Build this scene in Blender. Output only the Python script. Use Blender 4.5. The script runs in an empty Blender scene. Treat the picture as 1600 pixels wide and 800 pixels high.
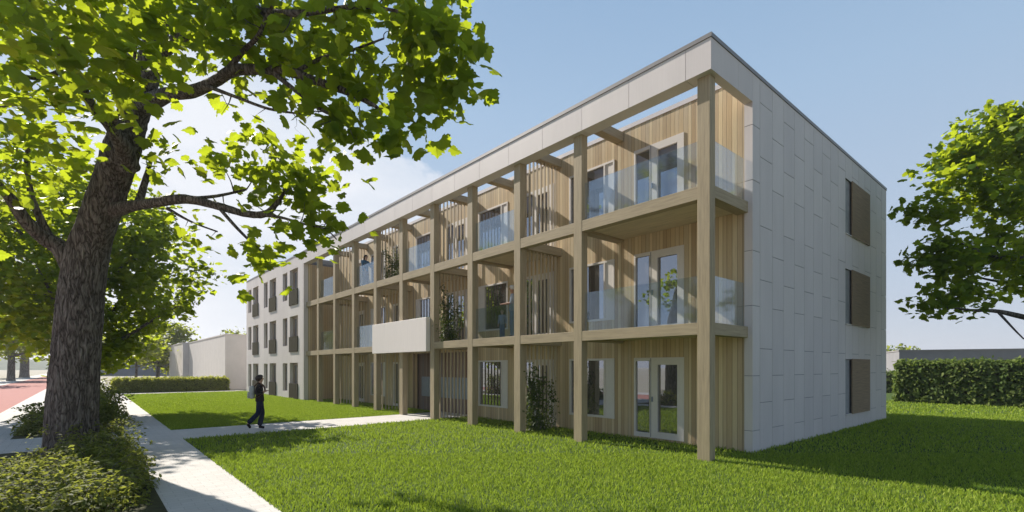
import bpy, math, random
import numpy as np
from mathutils import Vector, Matrix, noise
random.seed(7); np.random.seed(7)
R = math.radians
scn = bpy.context.scene
COL = scn.collection
# ------------------------------------------------------------------ camera model
F, HX, HY, CH = 773.0, 800.0, 574.0, 2.0          # focal length and horizon of the 1600x800 photograph, eye height
D1 = Vector((-.6522, .7581, 0)); D2 = Vector((.7581, .6522, 0))   # along the long facade / into the building
ORG = Vector((4.162, 10.345, 0))
ROT = math.atan2(-.7581, .6522)
def W(t, s, z=0.0): return ORG + D1*t + D2*s + Vector((0, 0, z))
def P(px, py, d): return Vector(((px-HX)/F*d, d, CH-(py-HY)/F*d))
def G(px, py): return P(px, py, F*CH/(py-HY))
# ------------------------------------------------------------------ object helpers
def tag(o, label=None, cat=None, group=None, kind=None):
    if label: o['label'] = label
    if cat: o['category'] = cat
    if group: o['group'] = group
    if kind: o['kind'] = kind
    return o
def empty(name, loc=(0, 0, 0), rz=0.0, parent=None):
    o = bpy.data.objects.new(name, None); COL.objects.link(o)
    o.location = loc; o.rotation_euler = (0, 0, rz); o.empty_display_size = .2
    if parent: o.parent = parent
    return o
def link(name, me, mat=None, parent=None, loc=None, smooth=False):
    if mat is not None:
        me.materials.clear(); me.materials.append(mat)
    o = bpy.data.objects.new(name, me); COL.objects.link(o)
    if parent: o.parent = parent
    if loc: o.location = loc
    if smooth: me.polygons.foreach_set('use_smooth', [True]*len(me.polygons))
    return o
def copy_tree(o, parent=None):
    c = o.copy(); COL.objects.link(c)
    if parent: c.parent = parent
    for ch in list(o.children): copy_tree(ch, c)
    return c
def np_mesh(name, V, loops, starts, totals):
    me = bpy.data.meshes.new(name)
    me.vertices.add(len(V)); me.vertices.foreach_set('co', np.asarray(V, dtype=np.float32).ravel())
    me.loops.add(len(loops)); me.loops.foreach_set('vertex_index', np.asarray(loops, dtype=np.int32))
    me.polygons.add(len(starts))
    me.polygons.foreach_set('loop_start', np.asarray(starts, dtype=np.int32))
    me.polygons.foreach_set('loop_total', np.asarray(totals, dtype=np.int32))
    me.update(calc_edges=True)
    return me
class MB:
    def __init__(s): s.v = []; s.f = []
    def box(s, x0, x1, y0, y1, z0, z1):
        x0, x1 = sorted((x0, x1)); y0, y1 = sorted((y0, y1)); z0, z1 = sorted((z0, z1))
        n = len(s.v)
        s.v += [(x0,y0,z0),(x1,y0,z0),(x1,y1,z0),(x0,y1,z0),(x0,y0,z1),(x1,y0,z1),(x1,y1,z1),(x0,y1,z1)]
        s.f += [(n,n+3,n+2,n+1),(n+4,n+5,n+6,n+7),(n,n+1,n+5,n+4),(n+1,n+2,n+6,n+5),(n+2,n+3,n+7,n+6),(n+3,n,n+4,n+7)]
        return s
    def b(s, t0, t1, s0, s1, z0, z1): return s.box(-t0, -t1, s0, s1, z0, z1)      # building frame: x = -t
    def quad(s, a, b, c, d):
        n = len(s.v); s.v += [tuple(a), tuple(b), tuple(c), tuple(d)]; s.f.append((n, n+1, n+2, n+3)); return s
    def build(s, name, mat, parent=None, loc=None, bevel=0):
        me = bpy.data.meshes.new(name); me.from_pydata(s.v, [], s.f); me.update()
        o = link(name, me, mat, parent, loc)
        if bevel:
            m = o.modifiers.new('bevel', 'BEVEL'); m.width = bevel; m.segments = 2; m.limit_method = 'ANGLE'
        return o
def rects_minus(u0, u1, v0, v1, holes):
    us = sorted({u0, u1} | {min(max(h[i], u0), u1) for h in holes for i in (0, 1)})
    out = []
    for a, c in zip(us, us[1:]):
        if c-a < 1e-5: continue
        m = (a+c)/2; hs = sorted((h[2], h[3]) for h in holes if h[0] < m < h[1])
        z = v0
        for p, q in hs:
            if q <= v0 or p >= v1: continue
            if p > z: out.append((a, c, z, min(p, v1)))
            z = max(z, q)
        if z < v1: out.append((a, c, z, v1))
    return out
# ------------------------------------------------------------------ materials
def new_mat(name):
    m = bpy.data.materials.new(name); m.use_nodes = True
    nt = m.node_tree; nt.nodes.clear()
    out = nt.nodes.new('ShaderNodeOutputMaterial')
    return m, nt, out
def N(nt, typ, **kw):
    n = nt.nodes.new(typ)
    for k, v in kw.items():
        if k in n.inputs and not hasattr(n, k): n.inputs[k].default_value = v
        else: setattr(n, k, v)
    return n
def ramp(nt, fac, stops):
    r = nt.nodes.new('ShaderNodeValToRGB'); e = r.color_ramp.elements
    while len(e) < len(stops): e.new(.5)
    for el, (p, c) in zip(e, stops): el.position = p; el.color = (c[0], c[1], c[2], 1)
    nt.links.new(fac, r.inputs[0]); return r.outputs[0]
def noise_tex(nt, vec, scale, detail=4, rough=.55):
    n = nt.nodes.new('ShaderNodeTexNoise'); n.inputs['Scale'].default_value = scale
    n.inputs['Detail'].default_value = detail; n.inputs['Roughness'].default_value = rough
    if vec is not None: nt.links.new(vec, n.inputs['Vector'])
    return n.outputs['Fac']
def mapping(nt, scale=(1, 1, 1), src='Object'):
    tc = nt.nodes.new('ShaderNodeTexCoord'); mp = nt.nodes.new('ShaderNodeMapping')
    mp.inputs['Scale'].default_value = scale
    nt.links.new(tc.outputs[src], mp.inputs['Vector']); return mp.outputs[0]
def principled(nt, out, color=None, rough=.6, bump=None, bstr=.3, bdist=.01, spec=.4, metal=0):
    p = nt.nodes.new('ShaderNodeBsdfPrincipled')
    p.inputs['Roughness'].default_value = rough; p.inputs['Metallic'].default_value = metal
    p.inputs['Specular IOR Level'].default_value = spec
    if color is not None:
        if isinstance(color, tuple): p.inputs['Base Color'].default_value = (*color, 1)
        else: nt.links.new(color, p.inputs['Base Color'])
    if bump is not None:
        b = nt.nodes.new('ShaderNodeBump'); b.inputs['Strength'].default_value = bstr; b.inputs['Distance'].default_value = bdist
        nt.links.new(bump, b.inputs['Height']); nt.links.new(b.outputs[0], p.inputs['Normal'])
    nt.links.new(p.outputs[0], out.inputs[0]); return p
def simple(name, col, rough=.6, var=.12, scale=6, spec=.4, metal=0, stretch=(1, 1, 1), bump=.15, bdist=.004):
    m, nt, out = new_mat(name)
    f = noise_tex(nt, mapping(nt, stretch), scale)
    c = ramp(nt, f, [(.3, tuple(x*(1-var) for x in col)), (.7, tuple(min(1, x*(1+var)) for x in col))])
    principled(nt, out, c, rough, f, bump, bdist, spec, metal); return m
def math_node(nt, op, a, b=None, c=None):
    n = nt.nodes.new('ShaderNodeMath'); n.operation = op
    for i, v in enumerate((a, b, c)):
        if v is None: continue
        if isinstance(v, (int, float)): n.inputs[i].default_value = v
        else: nt.links.new(v, n.inputs[i])
    return n.outputs[0]
def mixrgb(nt, fac, a, b, typ='MIX'):
    n = nt.nodes.new('ShaderNodeMix'); n.data_type = 'RGBA'; n.blend_type = typ
    for i, v in ((0, fac), (6, a), (7, b)):
        if isinstance(v, (int, float)): n.inputs[i].default_value = v
        elif isinstance(v, tuple): n.inputs[i].default_value = (*v, 1)
        else: nt.links.new(v, n.inputs[i])
    return n.outputs[2]
M = {}
def planks(name, stops, scale=8.5, rough=.75):
    m, nt, out = new_mat(name)
    tc = nt.nodes.new('ShaderNodeTexCoord'); sp = nt.nodes.new('ShaderNodeSeparateXYZ'); nt.links.new(tc.outputs['Object'], sp.inputs[0])
    u = math_node(nt, 'ADD', sp.outputs[0], sp.outputs[1])
    v = nt.nodes.new('ShaderNodeTexVoronoi'); v.voronoi_dimensions = '1D'; v.inputs['Scale'].default_value = scale; v.inputs['Randomness'].default_value = .55
    nt.links.new(u, v.inputs['W'])
    e = nt.nodes.new('ShaderNodeTexVoronoi'); e.voronoi_dimensions = '1D'; e.feature = 'DISTANCE_TO_EDGE'; e.inputs['Scale'].default_value = scale; e.inputs['Randomness'].default_value = .55
    nt.links.new(u, e.inputs['W'])
    sc = nt.nodes.new('ShaderNodeSeparateColor'); nt.links.new(v.outputs['Color'], sc.inputs[0])
    base = ramp(nt, sc.outputs[0], stops)
    cb = nt.nodes.new('ShaderNodeCombineXYZ'); nt.links.new(math_node(nt, 'MULTIPLY', u, 40), cb.inputs[0])
    nt.links.new(math_node(nt, 'MULTIPLY', sc.outputs[1], 37), cb.inputs[1]); nt.links.new(math_node(nt, 'MULTIPLY', sp.outputs[2], 1.6), cb.inputs[2])
    g = noise_tex(nt, cb.outputs[0], 1.5, 6, .65)
    col = mixrgb(nt, .28, base, ramp(nt, g, [(.3, (.45, .40, .33)), (.7, (1, 1, 1))]), 'MULTIPLY')
    seam = ramp(nt, e.outputs['Distance'], [(.0, (.30, .26, .21)), (.07, (1, 1, 1))])
    col = mixrgb(nt, 1.0, col, seam, 'MULTIPLY')
    h = ramp(nt, e.outputs['Distance'], [(.0, (0, 0, 0)), (.09, (1, 1, 1))])
    principled(nt, out, col, rough, h, .5, .008, .25); return m
M['planks'] = planks('larch_planks', [(0, (.43, .315, .18)), (.25, (.62, .48, .28)), (.5, (.50, .385, .24)), (.72, (.70, .565, .34)), (1, (.40, .32, .22))])
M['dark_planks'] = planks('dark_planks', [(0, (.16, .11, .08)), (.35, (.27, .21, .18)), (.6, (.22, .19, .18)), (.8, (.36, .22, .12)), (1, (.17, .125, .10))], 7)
def glulam(name, col, axis):
    m, nt, out = new_mat(name)
    st = {'z': (14, 14, .8), 'x': (.8, 14, 14), 'y': (14, .8, 14)}[axis]
    v = mapping(nt, st); f = noise_tex(nt, v, 2.2, 7, .62)
    v2 = mapping(nt, (.6, .6, .25)); f2 = noise_tex(nt, v2, 2, 3)
    c = ramp(nt, f, [(.28, tuple(x*.74 for x in col)), (.5, col), (.72, tuple(x*1.17 for x in col))])
    c = mixrgb(nt, .35, c, ramp(nt, f2, [(.3, (.72, .72, .68)), (.7, (1, 1, 1))]), 'MULTIPLY')
    principled(nt, out, c, .7, f, .25, .004, .3); return m
WOOD = (.375, .302, .195)
M['col'] = glulam('glulam_vertical', WOOD, 'z'); M['beam'] = glulam('glulam_along', WOOD, 'x'); M['xbeam'] = glulam('glulam_across', WOOD, 'y')
M['deckw'] = glulam('deck_boards', (.62, .51, .35), 'x')
def panelmat(name, col):
    m, nt, out = new_mat(name)
    v = mapping(nt, (1, 1, .35)); f = noise_tex(nt, v, 1.3, 5, .6)
    v2 = mapping(nt, (30, 30, .6)); f2 = noise_tex(nt, v2, 1, 3)
    g = nt.nodes.new('ShaderNodeNewGeometry')
    rnd = ramp(nt, g.outputs['Random Per Island'], [(0, (.93, .93, .94)), (1, (1, 1, 1))])
    c = ramp(nt, f, [(.3, tuple(x*.94 for x in col)), (.7, tuple(x*1.03 for x in col))])
    c = mixrgb(nt, 1, c, rnd, 'MULTIPLY')
    c = mixrgb(nt, .5, c, ramp(nt, f2, [(.35, (.93, .93, .92)), (.6, (1, 1, 1))]), 'MULTIPLY')
    principled(nt, out, c, .62, f2, .04, .003, .35); return m
M['panel'] = panelmat('fibre_cement', (.63, .58, .555))
M['joint'] = simple('joint_shadow_gap', (.17, .175, .19), .9)
M['cap'] = simple('aluminium_cap', (.20, .19, .185), .45, .05, spec=.5)
M['frame'] = simple('window_frame_paint', (.62, .58, .53), .5, .03)
M['frame_brown'] = simple('taupe_frame', (.30, .23, .18), .5, .05)
M['olive'] = simple('olive_infill', (.05, .045, .028), .95, .08, spec=.05)
M['olive_planks'] = simple('louvred_shutter', (.27, .195, .12), .85, .22, 3, stretch=(.4, .4, 14), bump=.4)
M['white_box'] = simple('cream_canopy', (.76, .70, .66), .6, .04, 2, stretch=(12, 12, .5))
M['steel'] = simple('mailbox_steel', (.23, .27, .32), .4, .08, spec=.5, metal=.3)
M['render'] = simple('pale_render', (.60, .565, .53), .8, .05, 1.2)
M['bluegrey'] = simple('blue_grey_cladding', (.13, .15, .185), .7, .06, 1.5)
M['greywall'] = simple('grey_concrete_wall', (.19, .19, .20), .85, .08, 1.0)
M['slab'] = simple('concrete_roof', (.3, .3, .3), .9)
M['slat'] = glulam('slat_wood', (.50, .42, .30), 'z')
def pane_mat():
    m, nt, out = new_mat('window_glass')
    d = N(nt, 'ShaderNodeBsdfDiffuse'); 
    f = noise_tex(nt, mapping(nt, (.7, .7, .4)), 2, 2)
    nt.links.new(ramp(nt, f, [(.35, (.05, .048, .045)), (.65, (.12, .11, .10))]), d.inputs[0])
    g = N(nt, 'ShaderNodeBsdfGlossy'); g.inputs['Roughness'].default_value = .01; g.inputs['Color'].default_value = (.86, .9, 1, 1)
    fr = N(nt, 'ShaderNodeFresnel'); fr.inputs['IOR'].default_value = 1.55
    k = math_node(nt, 'MULTIPLY_ADD', fr.outputs[0], .75, .28)
    mx = N(nt, 'ShaderNodeMixShader'); nt.links.new(k, mx.inputs[0]); nt.links.new(d.outputs[0], mx.inputs[1]); nt.links.new(g.outputs[0], mx.inputs[2])
    nt.links.new(mx.outputs[0], out.inputs[0]); return m
M['pane'] = pane_mat()
def bal_mat():
    m, nt, out = new_mat('balustrade_glass')
    tr = N(nt, 'ShaderNodeBsdfTransparent'); tr.inputs[0].default_value = (.86, .91, .95, 1)
    g = N(nt, 'ShaderNodeBsdfGlossy'); g.inputs['Roughness'].default_value = .07; g.inputs['Color'].default_value = (.9, .95, 1, 1)
    fr = N(nt, 'ShaderNodeFresnel'); fr.inputs['IOR'].default_value = 1.5
    k = math_node(nt, 'MULTIPLY_ADD', fr.outputs[0], .27, .04)
    mx = N(nt, 'ShaderNodeMixShader'); nt.links.new(k, mx.inputs[0]); nt.links.new(tr.outputs[0], mx.inputs[1]); nt.links.new(g.outputs[0], mx.inputs[2])
    nt.links.new(mx.outputs[0], out.inputs[0]); return m
M['bal'] = bal_mat()
def leaf_mat(name, dark, mid, warm, trans, tfac=.5, rough=.45):
    m, nt, out = new_mat(name)
    g = nt.nodes.new('ShaderNodeNewGeometry')
    c = ramp(nt, g.outputs['Random Per Island'], [(0, dark), (.55, mid), (1, warm)])
    n = noise_tex(nt, mapping(nt), 14, 3)
    if 'maple' in name:
        tcu = nt.nodes.new('ShaderNodeTexCoord'); su = nt.nodes.new('ShaderNodeSeparateXYZ'); nt.links.new(tcu.outputs['UV'], su.inputs[0])
        ang = math_node(nt, 'ARCTAN2', su.outputs[0], math_node(nt, 'ADD', su.outputs[1], .02))
        vv = math_node(nt, 'ABSOLUTE', math_node(nt, 'SINE', math_node(nt, 'MULTIPLY', ang, 3.3)))
        rib = math_node(nt, 'ABSOLUTE', math_node(nt, 'SINE', math_node(nt, 'MULTIPLY_ADD', su.outputs[1], 24.0, math_node(nt, 'MULTIPLY', math_node(nt, 'ABSOLUTE', su.outputs[0]), -20.0))))
        vein = math_node(nt, 'MINIMUM', ramp(nt, vv, [(0, (0, 0, 0)), (.16, (1, 1, 1))]), math_node(nt, 'MULTIPLY_ADD', rib, .35, .65))
        n = math_node(nt, 'MULTIPLY', n, math_node(nt, 'MULTIPLY_ADD', vein, .45, .68))
    c = mixrgb(nt, .5, c, ramp(nt, n, [(.3, (.5, .56, .4)), (.66, (1.0, 1.0, 1.0))]), 'MULTIPLY')
    p = N(nt, 'ShaderNodeBsdfPrincipled'); p.inputs['Roughness'].default_value = rough; p.inputs['Specular IOR Level'].default_value = .14
    nt.links.new(c, p.inputs['Base Color'])
    t = N(nt, 'ShaderNodeBsdfTranslucent')
    tc = mixrgb(nt, g.outputs['Random Per Island'], tuple(x*.8 for x in trans), trans)
    tc = mixrgb(nt, .4, tc, ramp(nt, n, [(.3, (.7, .75, .5)), (.7, (1, 1, 1))]), 'MULTIPLY')
    nt.links.new(tc, t.inputs[0])
    mx = N(nt, 'ShaderNodeMixShader'); mx.inputs[0].default_value = tfac
    nt.links.new(p.outputs[0], mx.inputs[1]); nt.links.new(t.outputs[0], mx.inputs[2]); nt.links.new(mx.outputs[0], out.inputs[0])
    return m
M['leaf'] = leaf_mat('maple_leaf', (.035, .085, .012), (.06, .125, .016), (.10, .15, .02), (.56, .67, .03), .52, .5)
M['leaf_far'] = leaf_mat('street_tree_leaf', (.035, .07, .014), (.06, .105, .018), (.11, .13, .025), (.50, .56, .05), .5, .55)
M['leaf_hedge'] = leaf_mat('hedge_leaf', (.09, .12, .02), (.17, .20, .035), (.30, .30, .07), (.60, .62, .10), .5, .7)
M['leaf_hedge_dark'] = leaf_mat('laurel_leaf', (.065, .105, .025), (.11, .16, .04), (.18, .21, .06), (.28, .38, .07), .35, .65)
M['leaf_shrub'] = leaf_mat('shrub_leaf', (.06, .085, .016), (.12, .15, .035), (.24, .26, .09), (.42, .46, .07), .42, .65)
M['leaf_vine'] = leaf_mat('vine_leaf', (.03, .065, .018), (.055, .10, .025), (.13, .15, .035), (.25, .32, .05), .35)
M['grass'] = leaf_mat('grass_blade', (.165, .255, .03), (.25, .35, .04), (.38, .43, .09), (.42, .56, .05), .33, .8)
def bark_mat():
    m, nt, out = new_mat('maple_bark')
    tc = nt.nodes.new('ShaderNodeTexCoord')
    wv = nt.nodes.new('ShaderNodeTexNoise'); wv.inputs['Scale'].default_value = 3.0; nt.links.new(tc.outputs['Object'], wv.inputs['Vector'])
    wm = nt.nodes.new('ShaderNodeVectorMath'); wm.operation = 'MULTIPLY_ADD'; nt.links.new(wv.outputs['Color'], wm.inputs[0]); wm.inputs[1].default_value = (.12, .12, .12); nt.links.new(tc.outputs['Object'], wm.inputs[2])
    mp = nt.nodes.new('ShaderNodeMapping'); mp.inputs['Scale'].default_value = (1, 1, .17); nt.links.new(wm.outputs[0], mp.inputs[0])
    def ridged(sc):
        n = noise_tex(nt, mp.outputs[0], sc, 2, .5); a = math_node(nt, 'ABSOLUTE', math_node(nt, 'SUBTRACT', n, .5)); return math_node(nt, 'MULTIPLY', a, 6.0)
    r1 = math_node(nt, 'MINIMUM', ridged(13), 1.0); r2 = math_node(nt, 'MINIMUM', ridged(24), 1.0)
    h = math_node(nt, 'MULTIPLY', math_node(nt, 'POWER', r1, .6), math_node(nt, 'MULTIPLY_ADD', r2, .5, .5))
    f = noise_tex(nt, mp.outputs[0], 60, 5, .7)
    f2 = noise_tex(nt, mapping(nt, (1, 1, .5)), 2.5, 4)
    h2 = math_node(nt, 'MULTIPLY_ADD', f, .35, h)
    c = ramp(nt, h2, [(.15, (.018, .015, .012)), (.5, (.13, .113, .10)), (1.0, (.27, .245, .22))])
    c = mixrgb(nt, .6, c, ramp(nt, f2, [(.35, (.6, .6, .62)), (.7, (1, 1, 1))]), 'MULTIPLY')
    principled(nt, out, c, .9, h2, 1, .045, .2); return m
M['bark'] = bark_mat()
def ground_mat(name, stops, scale=3, bump=.3, rough=.95, bdist=.02):
    m, nt, out = new_mat(name)
    f = noise_tex(nt, mapping(nt), scale, 8, .65); principled(nt, out, ramp(nt, f, stops), rough, f, bump, bdist, .2); return m
M['turf'] = ground_mat('turf_base', [(.3, (.035, .06, .012)), (.6, (.06, .10, .015)), (.8, (.08, .11, .025))], 6)
M['soil'] = ground_mat('planting_soil', [(.3, (.03, .025, .015)), (.6, (.055, .06, .02)), (.8, (.09, .09, .035))], 8)
M['terrain'] = ground_mat('dry_field', [(.3, (.30, .27, .20)), (.55, (.36, .33, .26)), (.75, (.22, .24, .13))], .05, .1)
M['hill'] = ground_mat('wooded_hill', [(.3, (.03, .05, .025)), (.6, (.06, .09, .04)), (.8, (.10, .12, .05))], .08, .4, bdist=2)
M['red'] = ground_mat('red_asphalt', [(.3, (.34, .15, .13)), (.6, (.40, .18, .155)), (.8, (.37, .185, .165))], 2.5, .2)
M['verge'] = ground_mat('pale_gravel', [(.3, (.42, .39, .33)), (.7, (.52, .49, .43))], 5, .2)
def pavers(name, c1, c2, mortar, w, h, msize=.012):
    m, nt, out = new_mat(name)
    v = mapping(nt, (1, 1, 1)); v.node.inputs['Rotation'].default_value = (0, 0, R(90))
    b = nt.nodes.new('ShaderNodeTexBrick'); nt.links.new(v, b.inputs['Vector'])
    b.inputs['Scale'].default_value = 1; b.inputs['Mortar Size'].default_value = msize; b.inputs['Brick Width'].default_value = w; b.inputs['Row Height'].default_value = h
    b.inputs['Mortar Smooth'].default_value = .3
    b.inputs['Color1'].default_value = (*c1, 1); b.inputs['Color2'].default_value = (*c2, 1); b.inputs['Mortar'].default_value = (*mortar, 1)
    f = noise_tex(nt, v, 1.2, 6, .6); f3 = noise_tex(nt, v, 40, 3, .6)
    c = mixrgb(nt, .5, b.outputs['Color'], ramp(nt, f, [(.3, (.78, .77, .75)), (.7, (1, 1, 1))]), 'MULTIPLY')
    c = mixrgb(nt, .3, c, ramp(nt, f3, [(.3, (.7, .7, .7)), (.7, (1, 1, 1))]), 'MULTIPLY')
    h_ = math_node(nt, 'SUBTRACT', 1.0, b.outputs['Fac'])
    principled(nt, out, c, .85, h_, .5, .005, .3); return m
M['pav'] = pavers('pale_pavers', (.60, .575, .54), (.55, .53, .495), (.44, .42, .39), .30, .15, .005)
M['pav2'] = pavers('street_pavers', (.55, .53, .505), (.50, .485, .46), (.28, .27, .26), .4, .2, .006)
M['skin'] = simple('skin', (.45, .27, .19), .55, .05); M['skin2'] = simple('skin_tanned', (.36, .19, .12), .55, .05)
M['hair'] = simple('brown_hair', (.035, .02, .012), .6, .3, 40); M['hair_grey'] = simple('grey_hair', (.5, .48, .46), .7, .1, 40); M['hair_fair'] = simple('fair_hair', (.35, .25, .14), .7, .1, 40)
def cloth(n, c): return simple(n, c, .9, .15, 9, spec=.15, bump=.4, bdist=.01)
M['black'] = cloth('black_knit', (.018, .015, .017)); M['navy'] = cloth('navy_twill', (.012, .018, .045)); M['shoe'] = cloth('shoe_leather', (.015, .012, .012))
M['bag'] = cloth('grey_canvas', (.50, .49, .45)); M['strap'] = cloth('brown_strap', (.10, .06, .04))
M['denim'] = cloth('light_denim', (.12, .17, .25)); M['shirt'] = cloth('check_shirt', (.24, .28, .34)); M['teal'] = cloth('blue_top', (.06, .14, .22)); M['beige'] = cloth('beige_trousers', (.33, .26, .20)); M['eye'] = simple('eye', (.02, .015, .012), .3)
# ------------------------------------------------------------------ world, sun, camera
SUN_H = (D1*.982 - D2*.192).normalized(); EL = R(36)
w = bpy.data.worlds.new('World'); scn.world = w; w.use_nodes = True
nt = w.node_tree; nt.nodes.clear()
wo = nt.nodes.new('ShaderNodeOutputWorld'); bg = nt.nodes.new('ShaderNodeBackground')
sky = nt.nodes.new('ShaderNodeTexSky'); sky.sky_type = 'NISHITA'; sky.sun_disc = False
sky.sun_elevation = EL; sky.sun_rotation = math.atan2(SUN_H.x, SUN_H.y)
sky.air_density = 1.0; sky.dust_density = 1.2; sky.ozone_density = 1.3; sky.altitude = 50
tc = nt.nodes.new('ShaderNodeTexCoord')
mp = nt.nodes.new('ShaderNodeMapping'); mp.inputs['Scale'].default_value = (1, 1, 1.7); mp.inputs['Location'].default_value = (.35, .1, .2); nt.links.new(tc.outputs['Generated'], mp.inputs[0])
n1 = nt.nodes.new('ShaderNodeTexNoise'); n1.inputs['Scale'].default_value = 2.3; n1.inputs['Detail'].default_value = 9; n1.inputs['Roughness'].default_value = .55; n1.inputs['Distortion'].default_value = .3; nt.links.new(mp.outputs[0], n1.inputs['Vector'])
vm = nt.nodes.new('ShaderNodeVectorMath'); vm.operation = 'DOT_PRODUCT'; nt.links.new(tc.outputs['Generated'], vm.inputs[0])
cd = P(300, 360, 1).copy(); cd.z -= CH; cd.normalize(); vm.inputs[1].default_value = cd
mk = nt.nodes.new('ShaderNodeMapRange'); mk.inputs[1].default_value = .80; mk.inputs[2].default_value = .99; mk.inputs[3].default_value = -.3; mk.inputs[4].default_value = .105; nt.links.new(vm.outputs['Value'], mk.inputs[0])
ad = math_node(nt, 'ADD', n1.outputs['Fac'], mk.outputs[0])
cf = ramp(nt, ad, [(.515, (0, 0, 0)), (.555, (.6, .6, .6)), (.70, (1, 1, 1))])
cfm = math_node(nt, 'MULTIPLY', cf, .85)
SKY_S = .085
sz = nt.nodes.new('ShaderNodeSeparateXYZ'); nt.links.new(tc.outputs['Generated'], sz.inputs[0])
grad = ramp(nt, sz.outputs[2], [(0, (4.5/8, 4.85/8, 5.4/8)), (.12, (4.0/8, 4.6/8, 5.45/8)), (.45, (2.9/8, 4.05/8, 5.4/8)), (.60, (2.3/8, 3.5/8, 5.0/8)), (.80, (.6/8, 1.2/8, 2.4/8))])
grad = mixrgb(nt, 1.0, grad, (7.0, 7.1, 7.3), 'MULTIPLY')
pale = mixrgb(nt, .90, sky.outputs[0], grad)
cmix = mixrgb(nt, cfm, pale, (6.3, 6.4, 6.7))
nt.links.new(cmix, bg.inputs[0]); bg.inputs[1].default_value = SKY_S; nt.links.new(bg.outputs[0], wo.inputs[0])
ld = bpy.data.lights.new('sun', 'SUN'); ld.energy = 5.0; ld.angle = R(.5); ld.color = (1, .925, .83)
lo = bpy.data.objects.new('sun', ld); COL.objects.link(lo)
sd = Vector((SUN_H.x*math.cos(EL), SUN_H.y*math.cos(EL), math.sin(EL)))
lo.rotation_euler = sd.to_track_quat('Z', 'Y').to_euler(); lo.location = (0, 0, 60)
cam = bpy.data.cameras.new('camera'); co = bpy.data.objects.new('camera', cam); COL.objects.link(co)
co.location = (0, 0, CH); co.rotation_euler = (R(90), 0, 0)
cam.sensor_width = 36; cam.lens = F/1600*36; cam.shift_y = (HY-400)/1600; cam.clip_end = 5000; cam.clip_start = .05
scn.camera = co
scn.view_settings.view_transform = 'Standard'; scn.view_settings.look = 'None'; scn.view_settings.exposure = .80; scn.view_settings.gamma = 1
scn.render.engine = 'CYCLES'; scn.cycles.max_bounces = 8; scn.cycles.transparent_max_bounces = 16
# ------------------------------------------------------------------ setting
def strip(name, mat, t0, t1, s0, s1, z, div=1):
    o = MB().box(-t0, -t1, s0, s1, z-.3, z).build(name, mat, None)
    o.location = ORG; o.rotation_euler = (0, 0, ROT); tag(o, kind='structure'); return o
mb = MB(); S = 2500
mb.quad((-S, -S, -.02), (S, -S, -.02), (S, S, -.02), (-S, S, -.02)); tag(mb.build('ground', M['terrain']), kind='structure')
strip('lawn', M['turf'], -45, 11.30, -7.85, 40, -.012)
strip('lawn', M['turf'], 13.90, 40.5, -7.85, 6, -.012)
strip('walkway', M['pav'], -30, 120, -9.05, -7.851, .0)
strip('entrance_path', M['pav'], 11.31, 13.89, -7.85, 3.1, .004)
strip('side_path', M['pav2'], 11.2, 14.3, -11.5, -9.051, .004)
strip('pavement', M['pav2'], -30, 120, -12.75, -11.501, .0)
strip('road', M['red'], -40, 220, -17.0, -12.751, -.004)
strip('far_pavement', M['pav2'], -40, 220, -19.5, -17.001, .0)
strip('planting_bed', M['soil'], -30, 11.19, -11.5, -9.051, .01)
strip('planting_bed', M['soil'], 14.31, 60, -11.5, -9.051, .01)
strip('back_path', M['verge'], 40.51, 43.2, -7.85, 14, -.008)
# hills
def hill(px0, px1, d, hs, seed):
    rnd = random.Random(seed); V = []; Fc = []; n = 90
    for i in range(n+1):
        px = px0+(px1-px0)*i/n; x = (px-HX)/F*d
        h = hs*(.55+.45*noise.noise(Vector((i*.07+seed, 0, 0)))+.10*noise.noise(Vector((i*.35, seed, 0)))+.05*noise.noise(Vector((i*1.3, seed, 2))))
        h *= min(1, i/8, (n-i)/8)
        for k, (dy, kk) in enumerate(((-.15, 0), (-.06, .65), (0, 1), (.12, .6), (.3, 0))):
            V.append((x*(1+dy), d*(1+dy), max(-1, h*kk - (1 if kk == 0 else 0))))
    for i in range(n):
        for k in range(4):
            a = i*5+k; Fc.append((a, a+5, a+6, a+1))
    me = bpy.data.meshes.new('hill'); me.from_pydata(V, [], Fc); me.update()
    tag(link('hill', me, M['hill'], smooth=True), kind='structure')
hill(1200, 2100, 700, 30, 3.1); hill(-600, 500, 420, 17, 9.4)
# ------------------------------------------------------------------ leaves
HALF = [(.03, 0), (.22, -.10), (.40, -.03), (.36, .10), (.55, .17), (.60, .38), (.47, .40), (.50, .56), (.30, .55), (.30, .72), (.15, .80)]
def leaf_template(kind):
    if kind == 'maple':
        V = [(0, 0, 0), (0, .45, .0), (0, 1, -.10)]
        r = [(x, y, -.22*abs(x)*1.0 - .12*y*y + .05*math.sin(9*y)) for x, y in HALF]; l = [(-x, y, z) for x, y, z in r]
        V += r+l; n = len(r)
        Fc = [[0]+list(range(3, 3+n))+[2, 1], [0, 1, 2]+list(range(3+2*n-1, 3+n-1, -1))]
    elif kind == 'five':
        V = [(0, 0, 0), (0, 1, -.12), (.45, .05, -.1), (.5, .45, -.14), (.22, .75, -.12), (-.45, .05, -.1), (-.5, .45, -.14), (-.22, .75, -.12)]
        Fc = [[0, 2, 3, 4, 1], [0, 1, 7, 6, 5]]
    elif kind == 'oval':
        V = [(0, 0, 0), (0, 1, -.15), (.24, .3, .03), (.2, .7, -.04), (-.24, .3, .03), (-.2, .7, -.04)]
        Fc = [[0, 2, 3, 1], [0, 1, 5, 4]]
    return np.array(V, dtype=float), Fc
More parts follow.
